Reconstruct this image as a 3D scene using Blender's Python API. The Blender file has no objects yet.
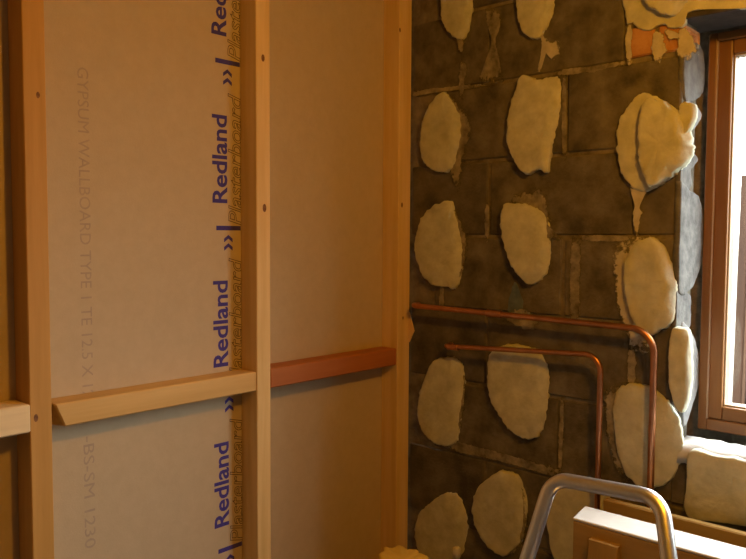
import bpy, bmesh, math, random
from mathutils import Vector, Matrix, noise
random.seed(7)
S = bpy.context.scene
COL = S.collection

# ------------------------------------------------------------------ camera
F_PX = 762.7
YAW, PIT, ROL = math.radians(132.475), math.radians(3.284), math.radians(0.304)
CAM = Vector((1.585, -1.911, 1.575))
FW = Vector((math.cos(YAW) * math.cos(PIT), math.sin(YAW) * math.cos(PIT), -math.sin(PIT)))
R0 = Vector((math.sin(YAW), -math.cos(YAW), 0)); U0 = R0.cross(FW)
RT = R0 * math.cos(ROL) + U0 * math.sin(ROL)
UP = U0 * math.cos(ROL) - R0 * math.sin(ROL)
cd = bpy.data.cameras.new('camera'); cam = bpy.data.objects.new('camera', cd); COL.objects.link(cam)
cd.sensor_width = 36; cd.lens = F_PX * 36 / 746; cd.clip_start = 0.05
M = Matrix((RT, UP, -FW)).transposed().to_4x4(); M.translation = CAM
cam.matrix_world = M
S.camera = cam

# ------------------------------------------------------------------ light
S.view_settings.view_transform = 'Standard'; S.view_settings.look = 'None'
S.view_settings.gamma = 1; S.view_settings.use_curve_mapping = False
S.view_settings.exposure = 0.0
S.cycles.use_denoising = True
S.cycles.max_bounces = 8
W = bpy.data.worlds.new('overcast_sky'); S.world = W; W.use_nodes = True
bg = W.node_tree.nodes['Background']
# overcast sky: three times brighter overhead than at the horizon
wn_, wl_ = W.node_tree.nodes, W.node_tree.links
wtc = wn_.new('ShaderNodeTexCoord'); wsp = wn_.new('ShaderNodeSeparateXYZ'); wl_.new(wtc.outputs['Generated'], wsp.inputs[0])
wma = wn_.new('ShaderNodeMath'); wma.operation = 'MULTIPLY_ADD'; wma.use_clamp = True
wma.inputs[1].default_value = 2 / 3; wma.inputs[2].default_value = 1 / 3; wl_.new(wsp.outputs['Z'], wma.inputs[0])
wmx = wn_.new('ShaderNodeMath'); wmx.operation = 'MAXIMUM'; wmx.inputs[1].default_value = 1 / 3; wl_.new(wma.outputs[0], wmx.inputs[0])
wst = wn_.new('ShaderNodeMath'); wst.operation = 'MULTIPLY'; wst.inputs[1].default_value = 32.0; wl_.new(wmx.outputs[0], wst.inputs[0])
bg.inputs['Color'].default_value = (0.94, 0.98, 0.95, 1); wl_.new(wst.outputs[0], bg.inputs['Strength'])
pl = bpy.data.lights.new('window_portal', 'AREA'); pl.shape = 'RECTANGLE'; pl.size = 1.06; pl.size_y = 1.05
pl.cycles.is_portal = True
po = bpy.data.objects.new('window_portal', pl); COL.objects.link(po)
po.location = (1.39, 0.262, 1.59); po.rotation_euler = (-math.pi / 2, 0, 0)
bl = bpy.data.lights.new('ceiling_bulb', 'POINT'); bl.energy = 34; bl.color = (1.0, 0.415, 0.02); bl.shadow_soft_size = 0.05
bo = bpy.data.objects.new('ceiling_bulb', bl); COL.objects.link(bo); bo.location = (1.50, -0.92, 2.27)

# ------------------------------------------------------------------ helpers
def hit(px, py, ax, val):
    d = FW * F_PX + RT * (px - 373) - UP * (py - 279.5)
    t = (val - CAM[ax]) / d[ax]
    return CAM + d * t

def nt(name):
    m = bpy.data.materials.new(name); m.use_nodes = True
    n = m.node_tree.nodes; l = m.node_tree.links
    return m, n, l, n['Principled BSDF']

def rough_mat(name, c1, c2, scale=12, rough=0.9, bump=0.3, bscale=60, stretch=(1, 1, 1), metal=0.0, c3=None, spec=0.3, dist=0.004):
    m, n, l, b = nt(name)
    tc = n.new('ShaderNodeTexCoord'); mp = n.new('ShaderNodeMapping'); mp.inputs['Scale'].default_value = stretch
    geo = n.new('ShaderNodeObjectInfo')
    add = n.new('ShaderNodeVectorMath'); add.operation = 'ADD'
    mul = n.new('ShaderNodeMath'); mul.operation = 'MULTIPLY'; mul.inputs[1].default_value = 37.0
    l.new(geo.outputs['Random'], mul.inputs[0])
    l.new(tc.outputs['Object'], add.inputs[0]); l.new(mul.outputs[0], add.inputs[1])
    l.new(add.outputs[0], mp.inputs['Vector'])
    ns = n.new('ShaderNodeTexNoise'); ns.inputs['Scale'].default_value = scale; ns.inputs['Detail'].default_value = 6
    ns.inputs['Roughness'].default_value = 0.62
    l.new(mp.outputs[0], ns.inputs['Vector'])
    cr = n.new('ShaderNodeValToRGB')
    cr.color_ramp.elements[0].position = 0.32; cr.color_ramp.elements[0].color = (*c1, 1)
    cr.color_ramp.elements[1].position = 0.68; cr.color_ramp.elements[1].color = (*c2, 1)
    if c3:
        e = cr.color_ramp.elements.new(0.5); e.color = (*c3, 1)
    l.new(ns.outputs['Fac'], cr.inputs[0]); l.new(cr.outputs[0], b.inputs['Base Color'])
    b.inputs['Roughness'].default_value = rough; b.inputs['Metallic'].default_value = metal
    b.inputs['Specular IOR Level'].default_value = spec
    if bump > 0:
        n2 = n.new('ShaderNodeTexNoise'); n2.inputs['Scale'].default_value = bscale; n2.inputs['Detail'].default_value = 5
        l.new(mp.outputs[0], n2.inputs['Vector'])
        bp = n.new('ShaderNodeBump'); bp.inputs['Strength'].default_value = bump; bp.inputs['Distance'].default_value = dist
        l.new(n2.outputs['Fac'], bp.inputs['Height']); l.new(bp.outputs[0], b.inputs['Normal'])
    return m

def wood_mat(name, c1, c2, axis, rough=0.6, spec=0.3):
    st = [28, 28, 28]; st[axis] = 1.6
    return rough_mat(name, c1, c2, scale=1.0, rough=rough, bump=0.15, bscale=2.2, stretch=tuple(st), spec=spec, dist=0.001)

def smear_mat(m):
    """thin smears wear through at their rims, so that the wall behind shows in patches"""
    n, l = m.node_tree.nodes, m.node_tree.links; b = n['Principled BSDF']
    at = n.new('ShaderNodeAttribute'); at.attribute_name = 'fade'
    tc = n.new('ShaderNodeTexCoord'); ns = n.new('ShaderNodeTexNoise'); ns.inputs['Scale'].default_value = 85; ns.inputs['Detail'].default_value = 4
    l.new(tc.outputs['Object'], ns.inputs['Vector'])
    ad = n.new('ShaderNodeMath'); ad.operation = 'MULTIPLY_ADD'; ad.inputs[1].default_value = 0.55
    l.new(at.outputs['Fac'], ad.inputs[0]); l.new(ns.outputs['Fac'], ad.inputs[2])
    mr = n.new('ShaderNodeMapRange'); mr.inputs['From Min'].default_value = 0.50; mr.inputs['From Max'].default_value = 0.72
    l.new(ad.outputs[0], mr.inputs['Value'])
    l.new(mr.outputs[0], b.inputs['Alpha'])
    return m

MT = {}
MT['board'] = rough_mat('plasterboard_paper', (0.50, 0.40, 0.265), (0.54, 0.435, 0.295), 30, 0.9, 0.1, 300)
MT['ink'] = rough_mat('blue_ink', (0.05, 0.04, 0.25), (0.075, 0.055, 0.30), 80, 0.9, 0)
MT['ink_faint'] = rough_mat('faded_ink', (0.38, 0.30, 0.235), (0.44, 0.35, 0.26), 60, 0.9, 0)
MT['ink_line'] = rough_mat('brown_ink', (0.09, 0.06, 0.07), (0.13, 0.09, 0.09), 60, 0.9, 0)
for k, ax in (('x', 0), ('y', 1), ('z', 2)):
    MT['pine_' + k] = wood_mat('sawn_pine_' + k, (0.66, 0.44, 0.165), (0.80, 0.58, 0.275), ax)
MT['pine_red'] = wood_mat('red_pine', (0.38, 0.125, 0.035), (0.46, 0.165, 0.05), 1)
MT['pine_orange'] = wood_mat('orange_pine', (0.44, 0.235, 0.055), (0.56, 0.31, 0.085), 2)
MT['pine_warm'] = wood_mat('warm_pine', (0.56, 0.345, 0.11), (0.68, 0.44, 0.165), 1)
MT['pine_pale'] = wood_mat('pale_pine', (0.74, 0.57, 0.33), (0.88, 0.70, 0.42), 1)
MT['knot'] = rough_mat('pine_knot', (0.12, 0.05, 0.02), (0.28, 0.13, 0.05), 120, 0.6, 0)
MT['block'] = rough_mat('aerated_block', (0.060, 0.052, 0.040), (0.185, 0.163, 0.125), 13, 0.95, 0.6, 130)
MT['block2'] = rough_mat('aerated_block_grey', (0.052, 0.045, 0.036), (0.16, 0.14, 0.11), 11, 0.95, 0.6, 130)
MT['mortar'] = rough_mat('mortar', (0.10, 0.085, 0.06), (0.26, 0.22, 0.15), 20, 0.95, 0.8, 90)
MT['plaster'] = rough_mat('plaster_adhesive', (0.40, 0.395, 0.30), (0.58, 0.58, 0.47), 22, 0.9, 0.5, 70)
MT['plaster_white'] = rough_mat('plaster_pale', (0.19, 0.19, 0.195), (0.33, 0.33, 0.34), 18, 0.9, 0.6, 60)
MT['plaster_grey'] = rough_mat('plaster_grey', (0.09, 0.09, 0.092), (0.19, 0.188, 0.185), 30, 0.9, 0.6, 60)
MT['smear'] = smear_mat(rough_mat('plaster_smear', (0.10, 0.088, 0.065), (0.36, 0.32, 0.24), 26, 0.95, 0.6, 70))
MT['sill'] = rough_mat('white_sill_plaster', (0.46, 0.46, 0.46), (0.60, 0.60, 0.60), 18, 0.9, 0.6, 60)
MT['plaster_fade'] = smear_mat(rough_mat('thin_plaster', (0.36, 0.33, 0.26), (0.54, 0.50, 0.42), 24, 0.9, 0.5, 70))
MT['brick'] = rough_mat('red_brick', (0.36, 0.15, 0.06), (0.50, 0.27, 0.12), 30, 0.9, 0.6, 90)
MT['steel'] = rough_mat('lintel_steel', (0.035, 0.032, 0.03), (0.08, 0.07, 0.065), 25, 0.6, 0.2, 60, metal=0.3)
MT['frame_x'] = wood_mat('stained_frame_x', (0.165, 0.076, 0.020), (0.235, 0.110, 0.032), 0, 0.4)
MT['frame_z'] = wood_mat('stained_frame_z', (0.165, 0.076, 0.020), (0.235, 0.110, 0.032), 2, 0.4)
MT['bead'] = rough_mat('pale_bead', (0.34, 0.24, 0.16), (0.42, 0.31, 0.22), 30, 0.5, 0.05)
MT['copper'] = rough_mat('copper', (0.40, 0.19, 0.10), (0.62, 0.29, 0.16), 18, 0.36, 0.05, metal=1.0)
MT['alu'] = rough_mat('aluminium', (0.70, 0.71, 0.73), (0.80, 0.81, 0.83), 25, 0.36, 0.03, metal=1.0)
MT['black'] = rough_mat('black_rubber', (0.02, 0.02, 0.02), (0.04, 0.04, 0.04), 30, 0.7, 0.1)
MT['trestle'] = wood_mat('trestle_timber', (0.26, 0.16, 0.04), (0.38, 0.24, 0.07), 0, 0.5, 0.4)
MT['trestle_z'] = wood_mat('trestle_timber_z', (0.26, 0.16, 0.04), (0.38, 0.24, 0.07), 2, 0.5)
MT['brown_board'] = wood_mat('brown_timber', (0.21, 0.125, 0.028), (0.30, 0.18, 0.045), 0, 0.6)
MT['cap'] = rough_mat('dusty_white_paint', (0.55, 0.54, 0.52), (0.68, 0.67, 0.65), 12, 0.45, 0.1)
MT['yellow'] = rough_mat('yellow_sack', (0.62, 0.42, 0.05), (0.75, 0.52, 0.09), 10, 0.6, 0.4, 20)
MT['fence'] = wood_mat('dark_fence', (0.024, 0.0085, 0.003), (0.038, 0.014, 0.005), 2, 0.8)
MT['fence_pale'] = wood_mat('fence_trim', (0.05, 0.024, 0.013), (0.07, 0.034, 0.019), 2, 0.8)
MT['floor'] = rough_mat('dusty_floor', (0.10, 0.08, 0.055), (0.16, 0.125, 0.085), 4, 0.9, 0.3, 40)
MT['ceil'] = rough_mat('ceiling_board', (0.34, 0.29, 0.22), (0.40, 0.34, 0.26), 10, 0.9, 0.1, 100)
MT['paving'] = rough_mat('paving', (0.075, 0.072, 0.06), (0.11, 0.105, 0.09), 3, 0.9, 0.2)
MT['blue'] = rough_mat('blue_grey_stain', (0.07, 0.10, 0.12), (0.14, 0.18, 0.20), 30, 0.9, 0.2)

gm, n, l, b = nt('window_glass'); n.remove(b)
tr = n.new('ShaderNodeBsdfTransparent'); gl = n.new('ShaderNodeBsdfGlossy'); gl.inputs['Roughness'].default_value = 0.02
mx = n.new('ShaderNodeMixShader')
tr.inputs['Color'].default_value = (0.95, 0.97, 0.97, 1)
mx.inputs[0].default_value = 0.035; l.new(tr.outputs[0], mx.inputs[1]); l.new(gl.outputs[0], mx.inputs[2])
l.new(mx.outputs[0], n['Material Output'].inputs['Surface']); MT['glass'] = gm

def link_mesh(name, me, mat, parent=None, smooth=False, origin=None):
    vs = [v.co.copy() for v in me.vertices]
    if origin is None:
        lo = [min(v[i] for v in vs) for i in range(3)]; hi = [max(v[i] for v in vs) for i in range(3)]
        origin = Vector(((lo[0] + hi[0]) / 2, (lo[1] + hi[1]) / 2, lo[2]))
    me.transform(Matrix.Translation(-Vector(origin)))
    if mat and not me.materials: me.materials.append(MT[mat])
    if smooth:
        for p in me.polygons: p.use_smooth = True
    o = bpy.data.objects.new(name, me); COL.objects.link(o)
    base = Vector((0, 0, 0))
    q = parent
    while q is not None:
        base += q.location; q = q.parent
    o.location = Vector(origin) - base
    if parent: o.parent = parent
    return o

def from_bm(name, bm, mat, parent=None, smooth=False, origin=None):
    bmesh.ops.recalc_face_normals(bm, faces=bm.faces)
    me = bpy.data.meshes.new(name); bm.to_mesh(me); bm.free()
    return link_mesh(name, me, mat, parent, smooth, origin)

def bm_box(bm, lo, hi, bev=0.0, seg=1):
    r = bmesh.ops.create_cube(bm, size=1.0)
    vs = r['verts']
    for v in vs:
        v.co = Vector([(lo[i] + hi[i]) / 2 + v.co[i] * (hi[i] - lo[i]) for i in range(3)])
    if bev > 0:
        es = list({e for v in vs for e in v.link_edges})
        bmesh.ops.bevel(bm, geom=es, offset=bev, segments=seg, affect='EDGES', profile=0.5)

def box(name, lo, hi, mat, parent=None, bev=0.003, seg=1):
    bm = bmesh.new(); bm_box(bm, lo, hi, bev, seg); return from_bm(name, bm, mat, parent)

def empty(name, loc):
    o = bpy.data.objects.new(name, None); COL.objects.link(o); o.location = loc; o.empty_display_size = 0.1; return o

def tag(o, label, cat=None, group=None, kind=None):
    o['label'] = label
    if cat: o['category'] = cat
    if group: o['group'] = group
    if kind: o['kind'] = kind
    return o

def fillet(pts, rad, seg=8):
    out = [Vector(pts[0])]
    for i in range(1, len(pts) - 1):
        a, b_, c = Vector(pts[i - 1]), Vector(pts[i]), Vector(pts[i + 1])
        r_ = rad[i] if isinstance(rad, (list, tuple)) else rad
        p = b_ + (a - b_).normalized() * r_; q = b_ + (c - b_).normalized() * r_
        # quarter-like arc as a conic blend
        w = math.cos((b_ - a).angle(c - b_) / 2)
        for k in range(seg + 1):
            t = k / seg
            d0, d1, d2 = (1 - t) ** 2, 2 * w * t * (1 - t), t * t
            out.append((p * d0 + b_ * d1 + q * d2) / (d0 + d1 + d2))
    out.append(Vector(pts[-1])); return out

def bm_sweep(bm, path, r, n=14):
    path = [Vector(p) for p in path]
    t0 = (path[1] - path[0]).normalized()
    nrm = t0.orthogonal().normalized(); rings = []
    for i, p in enumerate(path):
        a = path[max(i - 1, 0)]; c = path[min(i + 1, len(path) - 1)]
        t = (c - a).normalized()
        nrm = (nrm - t * nrm.dot(t)).normalized(); bn = t.cross(nrm)
        rr = r[i] if isinstance(r, (list, tuple)) else r
        rings.append([bm.verts.new(p + (nrm * math.cos(2 * math.pi * k / n) + bn * math.sin(2 * math.pi * k / n)) * rr) for k in range(n)])
    for i in range(len(rings) - 1):
        for k in range(n):
            bm.faces.new((rings[i][k], rings[i][(k + 1) % n], rings[i + 1][(k + 1) % n], rings[i + 1][k]))
    bm.faces.new(rings[0][::-1]); bm.faces.new(rings[-1])

def tube(name, path, r, mat, parent=None, n=14):
    bm = bmesh.new(); bm_sweep(bm, path, r, n); return from_bm(name, bm, mat, parent, True)

def crom(pts, per=8):
    n_ = len(pts); out = []
    for i in range(n_):
        p0, p1, p2, p3 = pts[i - 1], pts[i], pts[(i + 1) % n_], pts[(i + 2) % n_]
        for k in range(per):
            t = k / per
            out.append(tuple(0.5 * (2 * p1[j] + (p2[j] - p0[j]) * t + (2 * p0[j] - 5 * p1[j] + 4 * p2[j] - p3[j]) * t * t
                        + (3 * p1[j] - p0[j] - 3 * p2[j] + p3[j]) * t ** 3) for j in range(2)))
    return out

def blob(name, pix, h, mat, parent=None, ax=1, base=0.0, sign=-1, rag=0.0015, flat=0.9, lift=0.004):
    """a trowelled lump: outline seen in the photo, set on the wall plane (axis ax = base), standing h proud of it"""
    o2 = crom(pix)
    pts = []
    for (x, y) in o2:
        p = hit(x, y, ax, base + sign * h); q = [p[i] for i in range(3) if i != ax]
        if ax == 0: q[0] = max(q[0], -0.003)
        pts.append(Vector(q))
    c = sum(pts, Vector((0, 0))) / len(pts)
    bm = bmesh.new()
    prof = [(1.01, -0.006), (1.005, 0.3 * h), (1.0, 0.75 * h), (0.985, 0.94 * h), (0.955, h), (0.85, h * 1.02), (0.68, h * 1.03), (0.5, h), (0.3, h), (0.12, h)]
    sd = Vector((c[0] * 13.1, c[1] * 7.7, h * 50)); rings = []; fades = []
    for s, d in prof:
        ring = []
        for p in pts:
            q = c + (p - c) * s
            w = (noise.noise(Vector((q[0] * 60, q[1] * 60, 0)) + sd) + 0.7 * noise.noise(Vector((q[0] * 170, q[1] * 170, 5)) + sd)) * rag * 2.0
            w2 = noise.noise(Vector((q[0] * 22, q[1] * 22, 3)) + sd)
            dirv = (p - c).normalized() if (p - c).length > 0 else Vector((1, 0))
            q = q + dirv * w * max(0.0, s - 0.5) * 2
            fe = 1 - 0.8 * max(0.0, min(1.0, (dirv[0] * 0.9 + 0.35 * noise.noise(Vector((p[0] * 30, p[1] * 30, 8)) + sd)) * 1.3)) * max(0.0, (s - 0.72) / 0.28) if (ax == 1 and h > 0.01) else 1
            w3 = noise.noise(Vector((q[0] * 75, q[1] * 75, 9)) + sd)
            dd = d * (fe if d > 0 else 1) + ((w2 * 0.12 + w3 * 0.07) * h if d > 0.5 * h else 0)
            co = [0, 0, 0]; k = 0
            for i in range(3):
                if i == ax: co[i] = base + sign * dd
                else: co[i] = q[k]; k += 1
            ring.append(bm.verts.new(co))
        rings.append(ring); fades += [max(0.0, min(1.0, (1.0 - s) * 2.2))] * len(ring)
    n_ = len(pts)
    for i in range(len(rings) - 1):
        for k in range(n_):
            bm.faces.new((rings[i][k], rings[i][(k + 1) % n_], rings[i + 1][(k + 1) % n_], rings[i + 1][k]))
    bm.faces.new(rings[-1]); bm.faces.new(rings[0][::-1])
    o = from_bm(name, bm, mat, parent, True)
    at = o.data.attributes.new('fade', 'FLOAT', 'POINT')
    for k, f in enumerate(fades): at.data[k].value = f
    return o

# ------------------------------------------------------------------ room shell
RX, RY, RZ = 3.0, -3.3, 2.42
BX = -0.068                      # room face of the plasterboard; studs run from here to x = 0
OX0, OX1, OZ0, OZ1 = 0.861, 1.92, 1.045, 2.106   # window opening in the block leaf

def struct(name, lo, hi, mat, label):
    o = box(name, lo, hi, mat, None, 0); return tag(o, label, kind='structure')
struct('floor', (-0.3, RY - 0.1, -0.1), (RX + 0.1, 0.25, 0), 'floor', 'dusty bare floor of the unfinished room')
struct('ceiling', (-0.3, RY - 0.1, RZ), (RX + 0.1, 0.25, RZ + 0.1), 'ceil', 'bare boarded ceiling over the unfinished room')
struct('wall_right', (RX, RY - 0.1, 0), (RX + 0.1, 0.1, RZ), 'ceil', 'plain wall facing the stud partition')
struct('wall_rear', (-0.1, RY - 0.1, 0), (RX, RY, RZ), 'ceil', 'plain wall behind the viewer')

# partition backing
wl = struct('wall_left', (-0.11, RY, 0), (BX - 0.0125, 0.0, RZ), 'ceil', 'stud partition wall closed with printed plasterboard sheets')
ST = [-2.417, -1.814, -1.212, -0.611]
edges = [RY + 0.003, -2.417, -1.814, -1.212, -0.611, -0.003]
boards = []
for a, c in zip(edges[:-1], edges[1:]):
    boards.append(box('plasterboard', (BX - 0.0125, a + 0.001, 0.004), (BX, c - 0.001, RZ - 0.004), 'board', wl, 0.0008))

# ---- lettering
def text_mesh(body, outline=0.0, bold=0.0, shear=0.0):
    cu = bpy.data.curves.new('lettering', 'FONT'); cu.body = body; cu.size = 1.0; cu.shear = shear
    if outline:
        cu.fill_mode = 'NONE'; cu.bevel_depth = outline; cu.bevel_resolution = 0
    cu.offset = bold; cu.resolution_u = 3
    o = bpy.data.objects.new('tmp', cu); COL.objects.link(o)
    dg = bpy.context.evaluated_depsgraph_get(); dg.update()
    me = bpy.data.meshes.new_from_object(o.evaluated_get(dg)); me.name = 'lettering'
    bpy.data.objects.remove(o); bpy.data.curves.remove(cu); return me

def place_text(me, z0, z1, y0, y1, mat, parent, up=True, full=None):
    """fit a text mesh between heights z0..z1 and wall positions y0..y1 on the board face"""
    xs = [v.co.x for v in me.vertices]; ys = [v.co.y for v in me.vertices]
    ax, bx = min(xs), max(xs); ay, by = min(ys), max(ys)
    for v in me.vertices:
        u = (v.co.x - ax) / (bx - ax); w = (v.co.y - ay) / (by - ay); d = BX + 0.0004 + max(-0.0002, min(0.0003, v.co.z * 0.01))
        if up: v.co = (d, y1 + (y0 - y1) * w, z0 + (z1 - z0) * u)
        else: v.co = (d, y0 + (y1 - y0) * w, z1 + (z0 - z1) * u)
    me.materials.clear(); me.materials.append(MT[mat])
    return link_mesh('lettering', me, mat, parent)

bd = boards[3]
yL = hit(213, 300, 0, BX).y; yM = hit(228, 300, 0, BX).y; yR = hit(242.5, 300, 0, BX).y
zb = lambda py, px=221: hit(px, py, 0, BX).z
z203, z527 = zb(203), zb(527); per = (z203 - z527) / 2
hred = zb(115) - z203; zbar = zb(228)
for k in range(-4, 3):
    z = z203 + k * per
    if z + hred > RZ - 0.02 or z < 0.05: continue
    o = place_text(text_mesh('Redland', 0, 0.022), z, z + hred, yL, yM, 'ink', bd)
    o['label'] = 'bold blue printed word'
    o = place_text(text_mesh('Plasterboard', 0.014, 0.0, 0.25), z - 0.058, z - 0.058 + per * 0.80, yM + 0.003, yR, 'ink_line', bd)
    o['label'] = 'outlined slanted printed word'
    zb_ = z + (zbar - z203)
    bm = bmesh.new(); bm_box(bm, (BX, yL + 0.012, zb_ - 0.006), (BX + 0.0005, yR - 0.006, zb_ + 0.006))
    from_bm('printed_bar', bm, 'ink', bd)
    for j in range(2):
        zc = zb_ - 0.018 - j * 0.022; yc = (yL + yM) / 2 + 0.026
        bm = bmesh.new()
        prof = [(yc - 0.014, zc - 0.020), (yc - 0.014, zc - 0.010), (yc, zc), (yc + 0.014, zc - 0.010), (yc + 0.014, zc - 0.020), (yc, zc - 0.010)]
        f0 = [bm.verts.new((BX + 0.0005, y, z_)) for y, z_ in prof]
        bm.faces.new(f0); from_bm('printed_chevron', bm, 'ink', bd)
y0, y1 = hit(80, 250, 0, BX).y, hit(91, 250, 0, BX).y
place_text(text_mesh('GYPSUM WALLBOARD TYPE 1 TE 12.5 X 12', 0, 0.0), zb(398, 86), zb(68, 86), y0, y1, 'ink_faint', bd, up=False)['label'] = 'faint purple grey printed line'
place_text(text_mesh('-BS-SM 1230', 0, 0.0), zb(548, 90), zb(436, 90), y0, y1, 'ink_faint', bd, up=False)['label'] = 'faint purple grey printed line'

# ---- timber frame
tf = empty('timber_stud_frame', (-0.034, -1.6, 0))
tag(tf, 'pale sawn pine studs and noggins framing the printed plasterboard', 'stud frame')
for yc in ST:
    o = box('stud', (BX, yc - 0.0235, 0.045), (0, yc + 0.0235, RZ - 0.045), 'pine_orange' if yc == -1.212 else 'pine_z', tf, 0.002)
    if yc == -1.212: o['label'] = 'darker orange-brown stud'
cs = box('stud', (BX, -0.062, 0.045), (0, -0.002, RZ - 0.045), 'pine_z', tf, 0.002)
box('sole_plate', (BX, RY + 0.01, 0), (0, -0.002, 0.045), 'pine_y', tf, 0.002)
box('head_plate', (BX, RY + 0.01, RZ - 0.045), (0, -0.002, RZ), 'pine_y', tf, 0.002)
box('noggin', (BX, -2.393, 1.17), (-0.001, -1.838, 1.22), 'pine_y', tf, 0.002)
box('noggin', (BX, -1.790, 1.163), (0.006, -1.236, 1.222), 'pine_pale', tf, 0.003)
bm = bmesh.new(); bm_box(bm, (BX, -1.186, 1.160), (-0.001, -0.6355, 1.212), 0.003)
for v in bm.verts:
    if v.co.y < -1.1 and v.co.x > -0.03: v.co.y += 0.004 + (1.212 - v.co.z) * 0.42
from_bm('noggin', bm, 'pine_warm', tf)['label'] = 'noggin with a slanting sawn end'
box('noggin', (BX, -0.5865, 1.160), (-0.002, -0.063, 1.214), 'pine_red', tf, 0.003)['label'] = 'reddish brown noggin'
def knot(px, py, r, ry=1.4):
    p = hit(px, py, 0, 0.0004); bm = bmesh.new()
    bmesh.ops.create_circle(bm, cap_ends=True, segments=10, radius=r)
    for v in bm.verts: v.co = (p.x, p.y + v.co.x * 0.8, p.z + v.co.y * ry)
    from_bm('knot', bm, 'knot', tf)
for k in ((263, 58, .007), (264.5, 208, .008), (36, 418, .006), (403, 318, .004), (402, 205, .006), (38, 95, .005), (400, 30, .005)): knot(*k)
# torn splinter on the corner stud
bm = bmesh.new()
A = [hit(409, 312, 0, -0.001), hit(409, 342, 0, -0.001)]
tip = hit(416.5, 329, 0, 0.004)
a = [bm.verts.new(A[0] + Vector((0, -.006, 0))), bm.verts.new(A[1] + Vector((0, -.006, 0))), bm.verts.new(A[1] + Vector((0.004, 0, 0))), bm.verts.new(A[0] + Vector((0.004, 0, 0)))]
t_ = bm.verts.new(Vector((0.030, -0.012, tip.z)))
bm.faces.new(a)
for i in range(4): bm.faces.new((a[i], a[(i + 1) % 4], t_))
from_bm('splinter', bm, 'pine_z', tf)

# ---- block wall: mortar bed with an opening, blocks proud of it
bm = bmesh.new()
def ring_leaf(bm, y0, y1, x0, x1, z0, z1, X0=-0.11, X1=RX, Z1=RZ):
    bm_box(bm, (X0, y0, 0), (x0, y1, Z1)); bm_box(bm, (x1, y0, 0), (X1, y1, Z1))
    bm_box(bm, (x0, y0, 0), (x1, y1, z0)); bm_box(bm, (x0, y0, z1), (x1, y1, Z1))
ring_leaf(bm, 0.005, 0.098, OX0 - 0.004, OX1 + 0.004, OZ0 - 0.012, OZ1 + 0.004)
ring_leaf(bm, 0.205, 0.255, 0.884, 1.896, 1.085, 2.10)
wb = from_bm('wall_back', bm, 'mortar'); tag(wb, 'dark concrete block wall with pale plaster dabs and a window', kind='structure')

meshes = {}
def block(x0, x1, z0, z1, name='block', mat=None, proud=0.0):
    key = (round(x1 - x0, 3), round(z1 - z0, 3), name, random.randint(0, 2))
    if key not in meshes:
        w, h = x1 - x0, z1 - z0
        bm = bmesh.new(); bm_box(bm, (-w / 2, 0, 0), (w / 2, 0.0995, h), 0.004, 1)
        for v in bm.verts:
            v.co += Vector((noise.noise(v.co * 9 + Vector((key[3] * 5, 1, 2))), 0.4 * noise.noise(v.co * 12 + Vector((3, key[3] * 9, 1))), noise.noise(v.co * 8 + Vector((5, 6, key[3])))) ) * 0.003
        bmesh.ops.recalc_face_normals(bm, faces=bm.faces)
        me = bpy.data.meshes.new(name); bm.to_mesh(me); bm.free()
        me.materials.append(MT[mat or random.choice(('block', 'block2'))]); meshes[key] = me
    o = bpy.data.objects.new(name, meshes[key]); COL.objects.link(o)
    o.location = Vector(((x0 + x1) / 2, random.uniform(-.0015, .0015) - proud, z0)) - wb.location
    o.parent = wb
    return o
XB = hit(625.5, 45, 1, 0).x
J = 0.005
for c in range(11):
    z0, z1 = c * 0.225 + J, min((c + 1) * 0.225 - J, RZ - 0.003)
    if z1 - z0 < 0.05: 
        continue
    start = (0.545 if c % 2 == 0 else 0.30) - 0.45
    if c % 2 == 0 : start = 0.548 - 0.45
    x = start
    while x < RX - 0.01:
        a, e = max(x + J, 0.004), min(x + 0.45 - J, RX - 0.004); x += 0.45
        if e - a < 0.03: continue
        if z0 > 2.0 and a < 1.05 and e > XB:      # brick make-up beside the window head
            if e > OX0 + 0.06 and z1 > OZ1: block(max(a, 1.06), e, OZ1 + 0.03, z1) if e - max(a, 1.06) > 0.05 else None
            e = min(e, XB - 0.004)
            if e - a > 0.03: block(a, e, z0, z1)
            continue
        if e <= OX0 or a >= OX1 or z1 <= OZ0 or z0 >= OZ1: block(a, e, z0, z1); continue
        if a < OX0 - 0.02: block(a, OX0, z0, z1)
        if e > OX1 + 0.02: block(OX1, e, z0, z1)
        m0, m1 = max(a, OX0 - 0.0), min(e, OX1)
        if z0 < OZ0 - 0.03 and m1 - m0 > 0.02: block(m0, m1, z0, OZ0 - 0.006)
        if z1 > OZ1 + 0.03 and m1 - m0 > 0.02: block(m0, m1, OZ1 + 0.024, z1)
# bricks beside the window head
def pxbox(x0, x1, y0, y1): 
    a = hit(x0, y1, 1, 0); c = hit(x1, y0, 1, 0); return a.x, c.x, a.z, c.z
xa = XB + 0.004
z_b = 2.034
wbr = hit(654, 45, 1, 0).x - xa
xc = hit(657.5, 45, 1, 0).x
block(xa, xa + wbr, z_b, z_b + 0.075, 'brick', 'brick', 0.002)
block(xc, hit(681, 45, 1, 0).x, z_b, z_b + 0.068, 'brick', 'brick', 0.0)
for i in range(2):
    block(xa + i * 0.118, xa + i * 0.118 + 0.106, z_b + 0.087, z_b + 0.160, 'brick', 'brick', -0.001)
for i in range(3):
    block(xa + i * 0.118, xa + i * 0.118 + 0.106, z_b + 0.172, z_b + 0.245, 'brick', 'brick', -0.001)
block(hit(683, 45, 1, 0).x, OX0, z_b, z_b + 0.06, 'brick', 'brick', -0.001)

for pp in ([(655, 30), (663, 33), (666, 50), (660, 61), (653, 60), (652, 45)], [(680, 30), (692, 34), (697, 48), (690, 56), (680, 58), (677, 45)], [(627, 24), (633, 27), (631, 45), (632, 61), (626, 61)], [(665, 29), (678, 31), (676, 40), (668, 38)]):
    blob('mortar_smear', pp, 0.007, 'plaster_fade', wb, rag=0.004)
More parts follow.
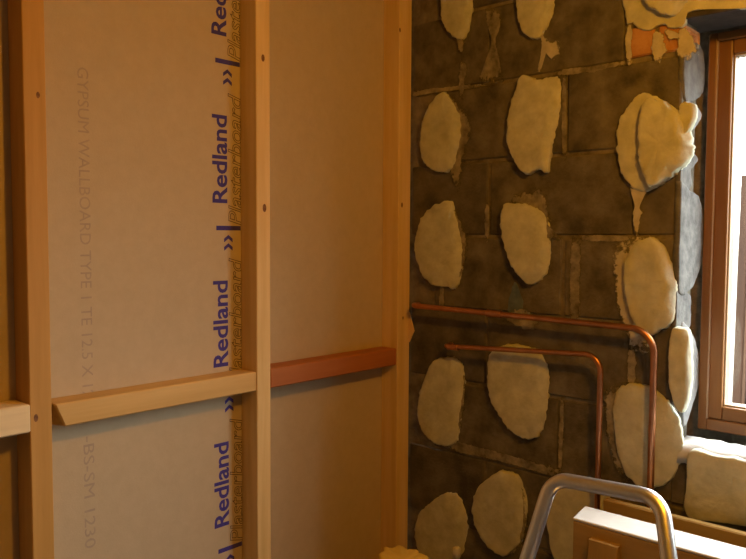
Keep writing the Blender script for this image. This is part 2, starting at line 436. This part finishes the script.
# lintel
ln = box('lintel', (OX0 - 0.075 + 0.04, -0.006, OZ1), (OX1 + 0.1, 0.15, OZ1 + 0.014), 'steel', wb, 0.002)
ln['label'] = 'dark steel lintel over the window'

# ---- isolated smears that belong to the wall
def smear(pix, h=0.004, mat='smear', parent=None, name='mortar_smear', rag=0.003):
    return blob(name, pix, h, mat, parent or wb, rag=rag)
smear([(487, 8), (500, 13), (501, 26), (496, 40), (500, 60), (501, 80), (480, 83), (484, 65), (491, 46), (491, 30), (486, 20)])
smear([(562, 80), (566, 80), (567, 150), (562, 152)])
smear([(485, 205), (489, 205), (489, 238), (485, 238)])
smear([(571, 243), (580, 243), (579, 316), (570, 316)])
smear([(560, 404), (564, 404), (562, 467), (558, 467)])
smear([(440, 438), (452, 440), (500, 452), (560, 470), (559, 478), (500, 462), (450, 450)], 0.003)
smear([(558, 70), (590, 66), (622, 61), (622, 66), (592, 72), (558, 76)], 0.003)
smear([(585, 235), (630, 236), (630, 241), (585, 241)], 0.003)
smear([(411, 92), (440, 87), (478, 84), (478, 88), (440, 92), (411, 97)], 0.003)
smear([(513, 285), (517, 285), (523, 310), (508, 312)], 0.002, 'blue', name='blue_stain')
smear([(440, 287), (444, 287), (444, 307), (439, 307)], 0.003)
smear([(520, 308), (538, 318), (534, 330), (514, 326), (505, 316)], 0.003)
smear([(628, 352), (636, 352), (635, 384), (628, 384)], 0.004)

# ---- plaster dabs
DG = 'plaster adhesive dabs on the block wall'
def dab(pix, h, label, parts=(), mat='plaster', rag=0.0025):
    o = blob('plaster_dab', pix, h * 0.8, mat, rag=rag)
    for nm, pp, hh, mm in parts: blob(nm, pp, hh, mm, o, rag=0.003)
    return tag(o, label, 'plaster dab', DG)
dab([(442, -15), (441, 15), (444, 27), (452, 36), (459, 39), (464, 34), (468, 22), (470, 0), (468, -18), (455, -24)], .018,
    'narrow plaster dab nearest the corner, cut off by the top edge of the photo',
    [('drip', [(457, 36), (463, 36), (463, 49), (458, 51)], .006, 'smear'), ('drip', [(461, 60), (468, 66), (465, 80), (463, 98), (459, 96), (459, 78)], .005, 'smear')])
dab([(516, -10), (517, 15), (521, 30), (530, 38), (538, 36), (545, 25), (550, 12), (551, -10), (540, -22), (525, -22)], .02,
    'wider plaster dab second from the corner, cut off by the top edge of the photo',
    [('drip', [(541, 30), (546, 40), (557, 42), (561, 50), (552, 59), (544, 52), (541, 70), (537, 70), (540, 52)], .005, 'plaster_fade')])
dab([(441, 92), (430, 103), (422, 122), (419, 140), (421, 158), (430, 169), (438, 172), (448, 170), (454, 160), (459, 140), (459, 120), (452, 103)], .022,
    'rounded plaster dab with a grey smeared right side, beside the corner stud near the top',
    [('smear', [(446, 94), (460, 105), (470, 120), (469, 140), (463, 160), (458, 190), (454, 183), (449, 166), (446, 130)], .007, 'smear')])
dab([(520, 75), (535, 79), (550, 76), (557, 80), (557, 100), (555, 120), (550, 142), (547, 160), (545, 172), (536, 169), (526, 174), (516, 166), (508, 148), (506, 130), (508, 110), (514, 92)], .026,
    'tall ragged square-topped plaster dab, thickest of the upper dabs, left of a vertical joint')
dab([(640, 93), (655, 96), (670, 105), (682, 120), (688, 140), (690, 150), (682, 165), (670, 177), (655, 187), (645, 191), (632, 187), (622, 175), (617, 155), (616, 135), (620, 118), (630, 103)], .016,
    'large double-layered plaster dab next to the upper part of the window',
    [('upper_layer', [(648, 98), (664, 103), (678, 115), (686, 135), (689, 150), (680, 165), (665, 178), (650, 187), (643, 180), (638, 160), (637, 130), (641, 110)], .034, 'plaster'),
     ('drip', [(630, 185), (646, 188), (641, 205), (640, 222), (637, 238), (633, 222), (634, 205)], .008, 'plaster_fade')])
dab([(449, 201), (436, 204), (424, 213), (416, 230), (414, 248), (417, 265), (424, 278), (434, 286), (446, 287), (451, 290), (456, 284), (459, 270), (461, 250), (458, 230), (452, 212)], .022,
    'rounded plaster dab beside the corner stud just above the horizontal copper pipe',
    [('smear', [(453, 210), (461, 222), (467, 240), (465, 262), (458, 283), (454, 270), (455, 240)], .006, 'smear')])
dab([(503, 205), (515, 203), (530, 207), (542, 214), (547, 235), (547, 255), (544, 270), (537, 281), (527, 284), (517, 275), (508, 260), (502, 240), (500, 220)], .024,
    'leaning oval plaster dab with dark smeared top, above the coupling of the upper pipe',
    [('smear', [(515, 206), (512, 195), (528, 192), (540, 187), (547, 205), (551, 232), (560, 238), (552, 243), (545, 240), (538, 215)], .007, 'smear')])
dab([(632, 246), (645, 239), (657, 241), (666, 258), (671, 275), (674, 290), (672, 315), (664, 328), (650, 335), (640, 336), (632, 320), (626, 300), (623, 280), (624, 262)], .03,
    'big textured plaster dab between the bend of the larger pipe and the window',
    [('halo', [(612, 252), (622, 242), (645, 236), (650, 250), (645, 300), (650, 333), (656, 345), (648, 352), (630, 351), (629, 338), (618, 312), (614, 280)], .009, 'plaster_fade')])
dab([(443, 358), (432, 362), (424, 378), (418, 398), (417, 415), (421, 430), (430, 441), (440, 446), (452, 444), (456, 436), (458, 420), (461, 395), (461, 372), (455, 360)], .022,
    'plaster dab with a notch in its top, below the start of the lower pipe',
    [('smear', [(455, 362), (463, 372), (465, 395), (461, 425), (455, 445), (450, 430), (452, 395)], .006, 'smear')])
dab([(492, 350), (510, 345), (528, 348), (540, 357), (546, 375), (545, 400), (541, 425), (534, 438), (524, 439), (510, 431), (500, 418), (492, 404), (487, 388), (487, 365)], .024,
    'smooth oval plaster dab half hidden by the lower copper pipe, left of its bend')
dab([(617, 390), (630, 384), (650, 388), (664, 400), (676, 420), (681, 442), (679, 462), (668, 482), (650, 489), (635, 485), (624, 472), (616, 450), (613, 425), (613, 405)], .02,
    'large plaster dab behind the vertical run of the larger copper pipe',
    [('halo', [(605, 392), (620, 384), (640, 390), (630, 430), (640, 480), (622, 478), (610, 450), (605, 420)], .008, 'smear')])
dab([(440, 496), (448, 494), (458, 500), (464, 520), (462, 545), (455, 562), (440, 568), (425, 562), (416, 548), (414, 530), (420, 512), (430, 503)], .022,
    'dim plaster dab low in the corner, behind the thin pale rod')
dab([(495, 474), (505, 473), (516, 478), (523, 500), (523, 520), (519, 540), (510, 552), (501, 557), (490, 550), (480, 538), (473, 520), (472, 503), (478, 487)], .024,
    'egg-shaped plaster dab low on the wall, just left of the ladder hoop',
    [('smear', [(514, 478), (522, 488), (526, 510), (524, 540), (514, 556), (508, 550), (516, 520)], .008, 'smear')])
dab([(552, 487), (570, 479), (592, 480), (606, 495), (612, 525), (604, 555), (590, 575), (568, 575), (552, 556), (546, 525), (547, 503)], .02,
    'plaster dab seen through the ladder hoop, behind the trestle end')
dab([(689, 452), (715, 456), (746, 462), (790, 480), (800, 510), (795, 540), (746, 528), (712, 522), (690, 520), (683, 506), (686, 485)], .024,
    'broad smooth plaster patch on the wall directly below the window sill', rag=0.0008)
# lumps around the window head
dab([(626, -24), (626, 20), (633, 22), (638, 29), (650, 30), (660, 24), (672, 29), (684, 24), (688, 12), (715, 8), (752, 6), (760, -24), (690, -34)], .010,
    'spread of yellowish plaster over the bricks at the window head',
    [('upper_layer', [(642, -16), (646, 3), (653, 11), (662, 15), (672, 13), (682, 4), (690, -10), (688, -28), (655, -30)], .026, 'plaster')])
# lumps on the window reveal (plane x = OX0, seen from the opening)
def rblob(name, pix, h, mat, parent=None): return blob(name, pix, h, mat, parent, ax=0, base=OX0 - 0.002, sign=1, rag=0.002)
RG = 'plaster lumps on the window reveal'
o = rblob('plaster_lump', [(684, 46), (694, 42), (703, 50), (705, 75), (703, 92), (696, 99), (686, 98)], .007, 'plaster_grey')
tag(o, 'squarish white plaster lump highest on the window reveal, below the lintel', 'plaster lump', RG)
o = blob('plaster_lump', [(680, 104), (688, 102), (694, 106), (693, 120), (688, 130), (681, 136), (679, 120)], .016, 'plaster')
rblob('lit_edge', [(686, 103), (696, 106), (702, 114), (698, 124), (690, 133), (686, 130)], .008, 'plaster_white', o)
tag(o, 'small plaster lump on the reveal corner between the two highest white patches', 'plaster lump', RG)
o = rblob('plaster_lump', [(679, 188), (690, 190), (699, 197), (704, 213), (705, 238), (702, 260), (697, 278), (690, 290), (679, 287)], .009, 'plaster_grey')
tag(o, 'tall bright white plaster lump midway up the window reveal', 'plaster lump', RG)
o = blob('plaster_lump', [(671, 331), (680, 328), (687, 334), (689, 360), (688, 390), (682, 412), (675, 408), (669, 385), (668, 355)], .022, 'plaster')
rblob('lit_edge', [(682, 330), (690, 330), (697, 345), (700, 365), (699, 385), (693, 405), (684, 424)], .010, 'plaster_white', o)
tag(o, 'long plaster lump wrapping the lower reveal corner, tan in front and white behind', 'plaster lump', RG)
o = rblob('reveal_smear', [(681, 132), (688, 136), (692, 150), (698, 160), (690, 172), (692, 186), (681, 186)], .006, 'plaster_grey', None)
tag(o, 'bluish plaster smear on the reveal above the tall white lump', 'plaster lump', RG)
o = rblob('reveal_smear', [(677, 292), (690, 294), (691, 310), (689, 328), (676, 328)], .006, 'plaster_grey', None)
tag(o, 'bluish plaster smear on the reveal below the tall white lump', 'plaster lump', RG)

# sill bed: rough white mortar on the cut block under the frame
bm = bmesh.new()
nx, ny = 60, 9; V = []
for i in range(nx + 1):
    row = []
    for j in range(ny + 1):
        x = OX0 + (OX1 - OX0) * i / nx; y = -0.016 + 0.116 * j / ny
        z = OZ0 + 0.012 + 0.006 * noise.noise(Vector((x * 25, y * 25, 1))) + 0.006 * noise.noise(Vector((x * 70, y * 70, 4)))
        if j == 0: z -= 0.024; y += 0.010
        if j == 1: z -= 0.006
        y += 0.006 * noise.noise(Vector((x * 40, 2, j * 0.3))) if j < 3 else 0
        row.append(bm.verts.new((x, y, z)))
    V.append(row)
for i in range(nx):
    for j in range(ny): bm.faces.new((V[i][j], V[i + 1][j], V[i + 1][j + 1], V[i][j + 1]))
ret = bmesh.ops.extrude_face_region(bm, geom=bm.faces[:])
for v in [g for g in ret['geom'] if isinstance(g, bmesh.types.BMVert)]: v.co.z = min(v.co.z - 0.02, OZ0 - 0.012)
o = from_bm('sill_bed', bm, 'sill', wb, True); o['label'] = 'rough white plaster bed forming the window sill'

# ---- window
wn = empty('window_1', (1.39, 0.175, 1.066)); tag(wn, 'brown stained wooden window with bright overcast panes', kind='structure')
FX0, FX1, FZ0, FZ1 = 0.870, 1.910, 1.068, 2.100
def ringframe(names, x0, x1, z0, z1, w, y0, y1, bev=0.004, wb_=None):
    wb_ = wb_ or w
    box(names[0], (x0, y0, z0), (x0 + w, y1, z1), 'frame_z', wn, bev, 2)
    box(names[0], (x1 - w, y0, z0), (x1, y1, z1), 'frame_z', wn, bev, 2)
    box(names[1], (x0 + w, y0, z1 - w), (x1 - w, y1, z1), 'frame_x', wn, bev, 2)
    box(names[2], (x0 + w, y0, z0), (x1 - w, y1, z0 + wb_), 'frame_x', wn, bev, 2)
ringframe(('frame_stile', 'frame_head', 'frame_sill'), FX0, FX1, FZ0, FZ1, 0.022, 0.150, 0.215, .003, .03)
box('mullion', (1.375, 0.150, FZ0 + 0.03), (1.405, 0.215, FZ1 - 0.022), 'frame_z', wn, 0.003)
for sx0, sx1 in ((FX0 + 0.0225, 1.3745), (1.4055, FX1 - 0.0225)):
    ringframe(('sash_stile', 'sash_top_rail', 'sash_bottom_rail'), sx0, sx1, FZ0 + 0.031, FZ1 - 0.0225, 0.036, 0.156, 0.205, .004, .036)
    gx0, gx1, gz0, gz1 = sx0 + 0.036, sx1 - 0.036, FZ0 + 0.067, FZ1 - 0.0585
    box('seal', (sx0 - 0.0004, 0.1485, FZ0 + 0.03), (sx0 + 0.0022, 0.157, FZ1 - 0.022), 'bead', wn, 0)
    for lo, hi in (((gx0, .165, gz0), (gx0 + .004, .20, gz1)), ((gx1 - .004, .165, gz0), (gx1, .20, gz1)), ((gx0 + .004, .165, gz0), (gx1 - .004, .20, gz0 + .005)), ((gx0 + .004, .165, gz1 - .004), (gx1 - .004, .20, gz1))):
        box('glazing_bead', lo, hi, 'bead', wn, 0.001)
    box('pane', (gx0 + .003, .183, gz0 + .003), (gx1 - .003, .187, gz1 - .003), 'glass', wn, 0)

# ---- copper pipes
def pipe(name, label, P, r, bend, couplings):
    root = empty(name, (P[0][0], P[0][1], 0)); tag(root, label, 'pipe', 'copper pipes on the block wall')
    path = fillet(P, bend, 10); tube('pipe_run', path, r, 'copper', root, 16)
    for a, d, ln in couplings:
        a = Vector(a); d = Vector(d).normalized()
        tube('coupling', [a, a + d * .002, a + d * .004, a + d * (ln - .004), a + d * (ln - .002), a + d * ln], [r * 1.25, r * 1.42, r * 1.28, r * 1.28, r * 1.42, r * 1.25], 'copper', root, 16)
    return root
PY = -0.046
za, zc_, xv = hit(412, 305, 1, PY).z, hit(628, 328, 1, PY).z, hit(652.5, 410, 1, PY).x
xs1 = hit(487, 313, 1, PY)
pipe('copper_pipe', 'larger outer copper pipe running from the corner and bending down near the window',
     [(0.040, -0.004, za - .001), (0.040, PY, za - .001), (xv, PY, zc_), (xv, PY, 0.02)], 0.0085, [0, .03, .060, 0], [((xs1.x, PY, xs1.z), (1, 0, zc_ - za), 0.05), ((xv, PY, 0.62), (0, 0, 1), .04)])
p0, p1, xv = hit(444, 346, 1, PY), hit(575, 352, 1, PY), hit(599.5, 410, 1, PY).x
pipe('copper_pipe', 'smaller inner copper pipe nested below the other, bending down beside the oval dab',
     [(p0.x, -0.004, p0.z), (p0.x, PY, p0.z), (xv, PY, p1.z), (xv, PY, 0.02)], 0.0075, [0, .02, .045, 0], [((p0.x + .015, PY, p0.z), (1, 0, 0.02), 0.04), ((xv, PY, 0.55), (0, 0, 1), .04)])

# ---- step ladder with its hoop
lt = hit(545, 486, 1, -0.62); tl = hit(552, 478, 1, -0.62); trr = hit(661, 498, 1, -0.62)
zt = (tl.z + trr.z) / 2
lb = hit(527, 559, 1, -0.665); rb = hit(669, 559, 1, -0.665)
TL, TR = Vector((tl.x, -0.62, tl.z)), Vector((trr.x, -0.62, trr.z))
def ext(a, b_, z): t = (z - a.z) / (b_.z - a.z); return a + (b_ - a) * t
LF, RF = ext(TL, lb, 0.02), ext(TR, rb, 0.02)
lad = empty('step_ladder', ((LF.x + RF.x) / 2, -0.62, 0)); tag(lad, 'aluminium step ladder with a bright bent tube hoop in the foreground', 'step ladder')
tube('hoop', fillet([ext(TL, lb, .66), TL, TR, ext(TR, rb, .66)], .035, 10), 0.0138, 'alu', lad, 16)
for a, b_ in ((TL, lb), (TR, rb)):
    so = tube('stile', [ext(a, b_, .70), ext(a, b_, .02)], 0.0155, 'alu', lad)
    tube('rubber_foot', [ext(a, b_, .035), ext(a, b_, .0)], 0.019, 'black', so)
for zt_ in (0.25, 0.48, 0.70):
    a, b_ = ext(TL, lb, zt_), ext(TR, rb, zt_)
    d = 0.14 if zt_ > .6 else 0.045
    bm = bmesh.new(); bm_box(bm, (a.x - .012, a.y - .02, zt_ - .012), (b_.x + .012, a.y + d, zt_ + .012), .004)
    from_bm('platform' if zt_ > .6 else 'tread', bm, 'alu', lad)
for a, b_ in ((TL, lb), (TR, rb)):
    top = ext(a, b_, .685) + Vector((0, .11, 0)); bot = Vector((top.x, top.y + .15, .02))
    so = tube('rear_leg', [top, bot], .011, 'alu', lad)
    tube('rubber_foot', [bot + Vector((0, -.003, .015)), bot + Vector((0, 0, -.02))], .015, 'black', so)

# ---- trestle
q = hit(573, 517.5, 1, -0.30)
tx, tz = q.x, q.z; YB = -0.30; BW = 0.092; BH = 0.105
trs = empty('trestle', (tx + .55, YB + BW / 2, 0)); tag(trs, 'wooden trestle beam with a shiny pale top, behind the ladder hoop', 'trestle')
bm = bmesh.new(); bm_box(bm, (tx, YB, tz - BH), (tx + 1.05, YB + BW, tz - 0.007), 0.004, 2)
for v in bm.verts:
    if v.co.x < tx + 0.05: v.co.x -= (v.co.y - YB) * 0.17
from_bm('beam', bm, 'trestle', trs)
bm = bmesh.new(); bm_box(bm, (tx - .001, YB - .001, tz - 0.007), (tx + 1.051, YB + BW + .001, tz), 0.003, 2)
for v in bm.verts:
    if v.co.x < tx + 0.05: v.co.x -= (v.co.y - YB) * 0.17
from_bm('top_facing', bm, 'cap', trs)['label'] = 'worn white top surface'
for xx in (tx + .05, tx + .9):
    for s in (-1, 1):
        yt = YB + (0 if s < 0 else BW); yb2 = yt + s * .075
        bm = bmesh.new(); bm_box(bm, (xx, -.011, 0), (xx + .07, .011, 1), .002)
        for v in bm.verts:
            f = v.co.z; z_ = f * (tz - .03); y_ = (yt + s * .012) * f + (yb2) * (1 - f); v.co = (v.co.x, y_ + v.co.y, z_)
        from_bm('leg', bm, 'trestle_z', trs)
    box('crosspiece', (xx + .072, YB - .055, .28), (xx + .092, YB + BW + .055, .37), 'trestle', trs)

# ---- brown plank standing on edge behind the trestle
q = hit(603, 499, 1, -0.115)
pk = empty('timber_plank', (q.x + .4, -0.09, 0)); tag(pk, 'dark orange-brown plank standing behind the trestle beam, under the sill', 'plank')
box('board', (q.x, -0.115, q.z - .22), (q.x + .85, -0.093, q.z), 'brown_board', pk, .003)
for xx in (q.x + .06, q.x + .7): box('batten', (xx, -0.0925, 0), (xx + .045, -0.068, q.z - .01), 'trestle_z', pk, .002)

# ---- yellow sack in the corner
q = hit(403, 555.5, 1, -0.36)
bm = bmesh.new(); H = q.z; rg = []
for z_, r_, wr in ((0, .10, 0), (.02, .125, .0), (.15, .14, .02), (.45, .138, .03), (.70, .13, .05), (.80, .112, .08), (.87, .078, .14), (.91, .050, .20), (.935, .047, .22), (.965, .062, .22), (.99, .070, .20), (1.0, .062, .18)):
    ring = []
    for k in range(48):
        a_ = 2 * math.pi * k / 48; ca, sa = math.cos(a_), math.sin(a_)
        e_ = (abs(ca) ** 3 + abs(sa) ** 3) ** (-1 / 3) if z_ < .8 else 1
        rr = r_ * e_ * (1 + wr * noise.noise(Vector((ca * 3.2, sa * 3.2, z_ * 3))) + wr * 0.5 * math.cos(9 * a_ + z_ * 5))
        ring.append(bm.verts.new((q.x + ca * rr, -0.36 + sa * rr * 0.85, z_ * H + (0.010 * noise.noise(Vector((ca * 4, sa * 4, 7))) if z_ > .95 else 0))))
    rg.append(ring)
for a_, c_ in zip(rg[:-1], rg[1:]):
    for k in range(48): bm.faces.new((a_[k], a_[(k + 1) % 48], c_[(k + 1) % 48], c_[k]))
bm.faces.new(rg[0][::-1])
tp = bm.verts.new((q.x, -0.36, H * .975))
for k in range(48): bm.faces.new((rg[-1][k], rg[-1][(k + 1) % 48], tp))
sk = from_bm('yellow_sack', bm, 'yellow', None, True); tag(sk, 'tied yellow sack whose top just shows at the bottom beside the corner stud', 'sack')
# thin metal rod
q = hit(457, 548, 1, -0.12)
rod = empty('pale_rod', (q.x + .05, -0.25, 0)); tag(rod, 'thin pale rod standing upright before the lowest corner dab', 'rod')
tube('shaft', [(q.x - .01, -0.20, 0), (q.x, -0.12, q.z)], .0095, 'cap', rod)
tube('cap', [(q.x - .0005, -0.123, q.z - .03), (q.x, -0.12, q.z), (q.x, -0.1197, q.z + .004)], [.0115, .0115, .006], 'cap', rod)

# ---- outside: paving and a leaning fence
struct('ground', (-60, 0.26, -0.5), (60, 150, -0.4), 'paving', 'bare ground outside the window')
FY = 1.5
q = hit(741, 175, 1, FY); q2 = hit(731.5, 404, 1, FY)
LEAN = (q.x - q2.x) / (q.z - q2.z)
fn = empty('garden_fence', (q.x + .6, FY + .03, -0.4)); tag(fn, 'dark brown leaning timber fence standing outside the window', 'fence')
def fbox(name, lo, hi, mat, bev):
    bm = bmesh.new(); bm_box(bm, lo, hi, bev)
    for v in bm.verts: v.co.x += (v.co.z - q.z) * LEAN
    return from_bm(name, bm, mat, fn)
fbox('post', (q.x, FY, -0.4), (q.x + .036, FY + .07, q.z), 'fence', .004)
fbox('trim', (q.x + .036, FY + .005, -0.4), (q.x + .048, FY + .06, q.z - .02), 'fence_pale', .002)
for i in range(9):
    x0 = q.x + .050 + i * .124
    fbox('fence_board', (x0, FY + .02, -0.4), (x0 + .12, FY + .042, q.z - .03), 'fence', .003)
fbox('rail', (q.x + .05, FY + .043, 1.2), (q.x + 1.16, FY + .08, 1.27), 'fence', .003)
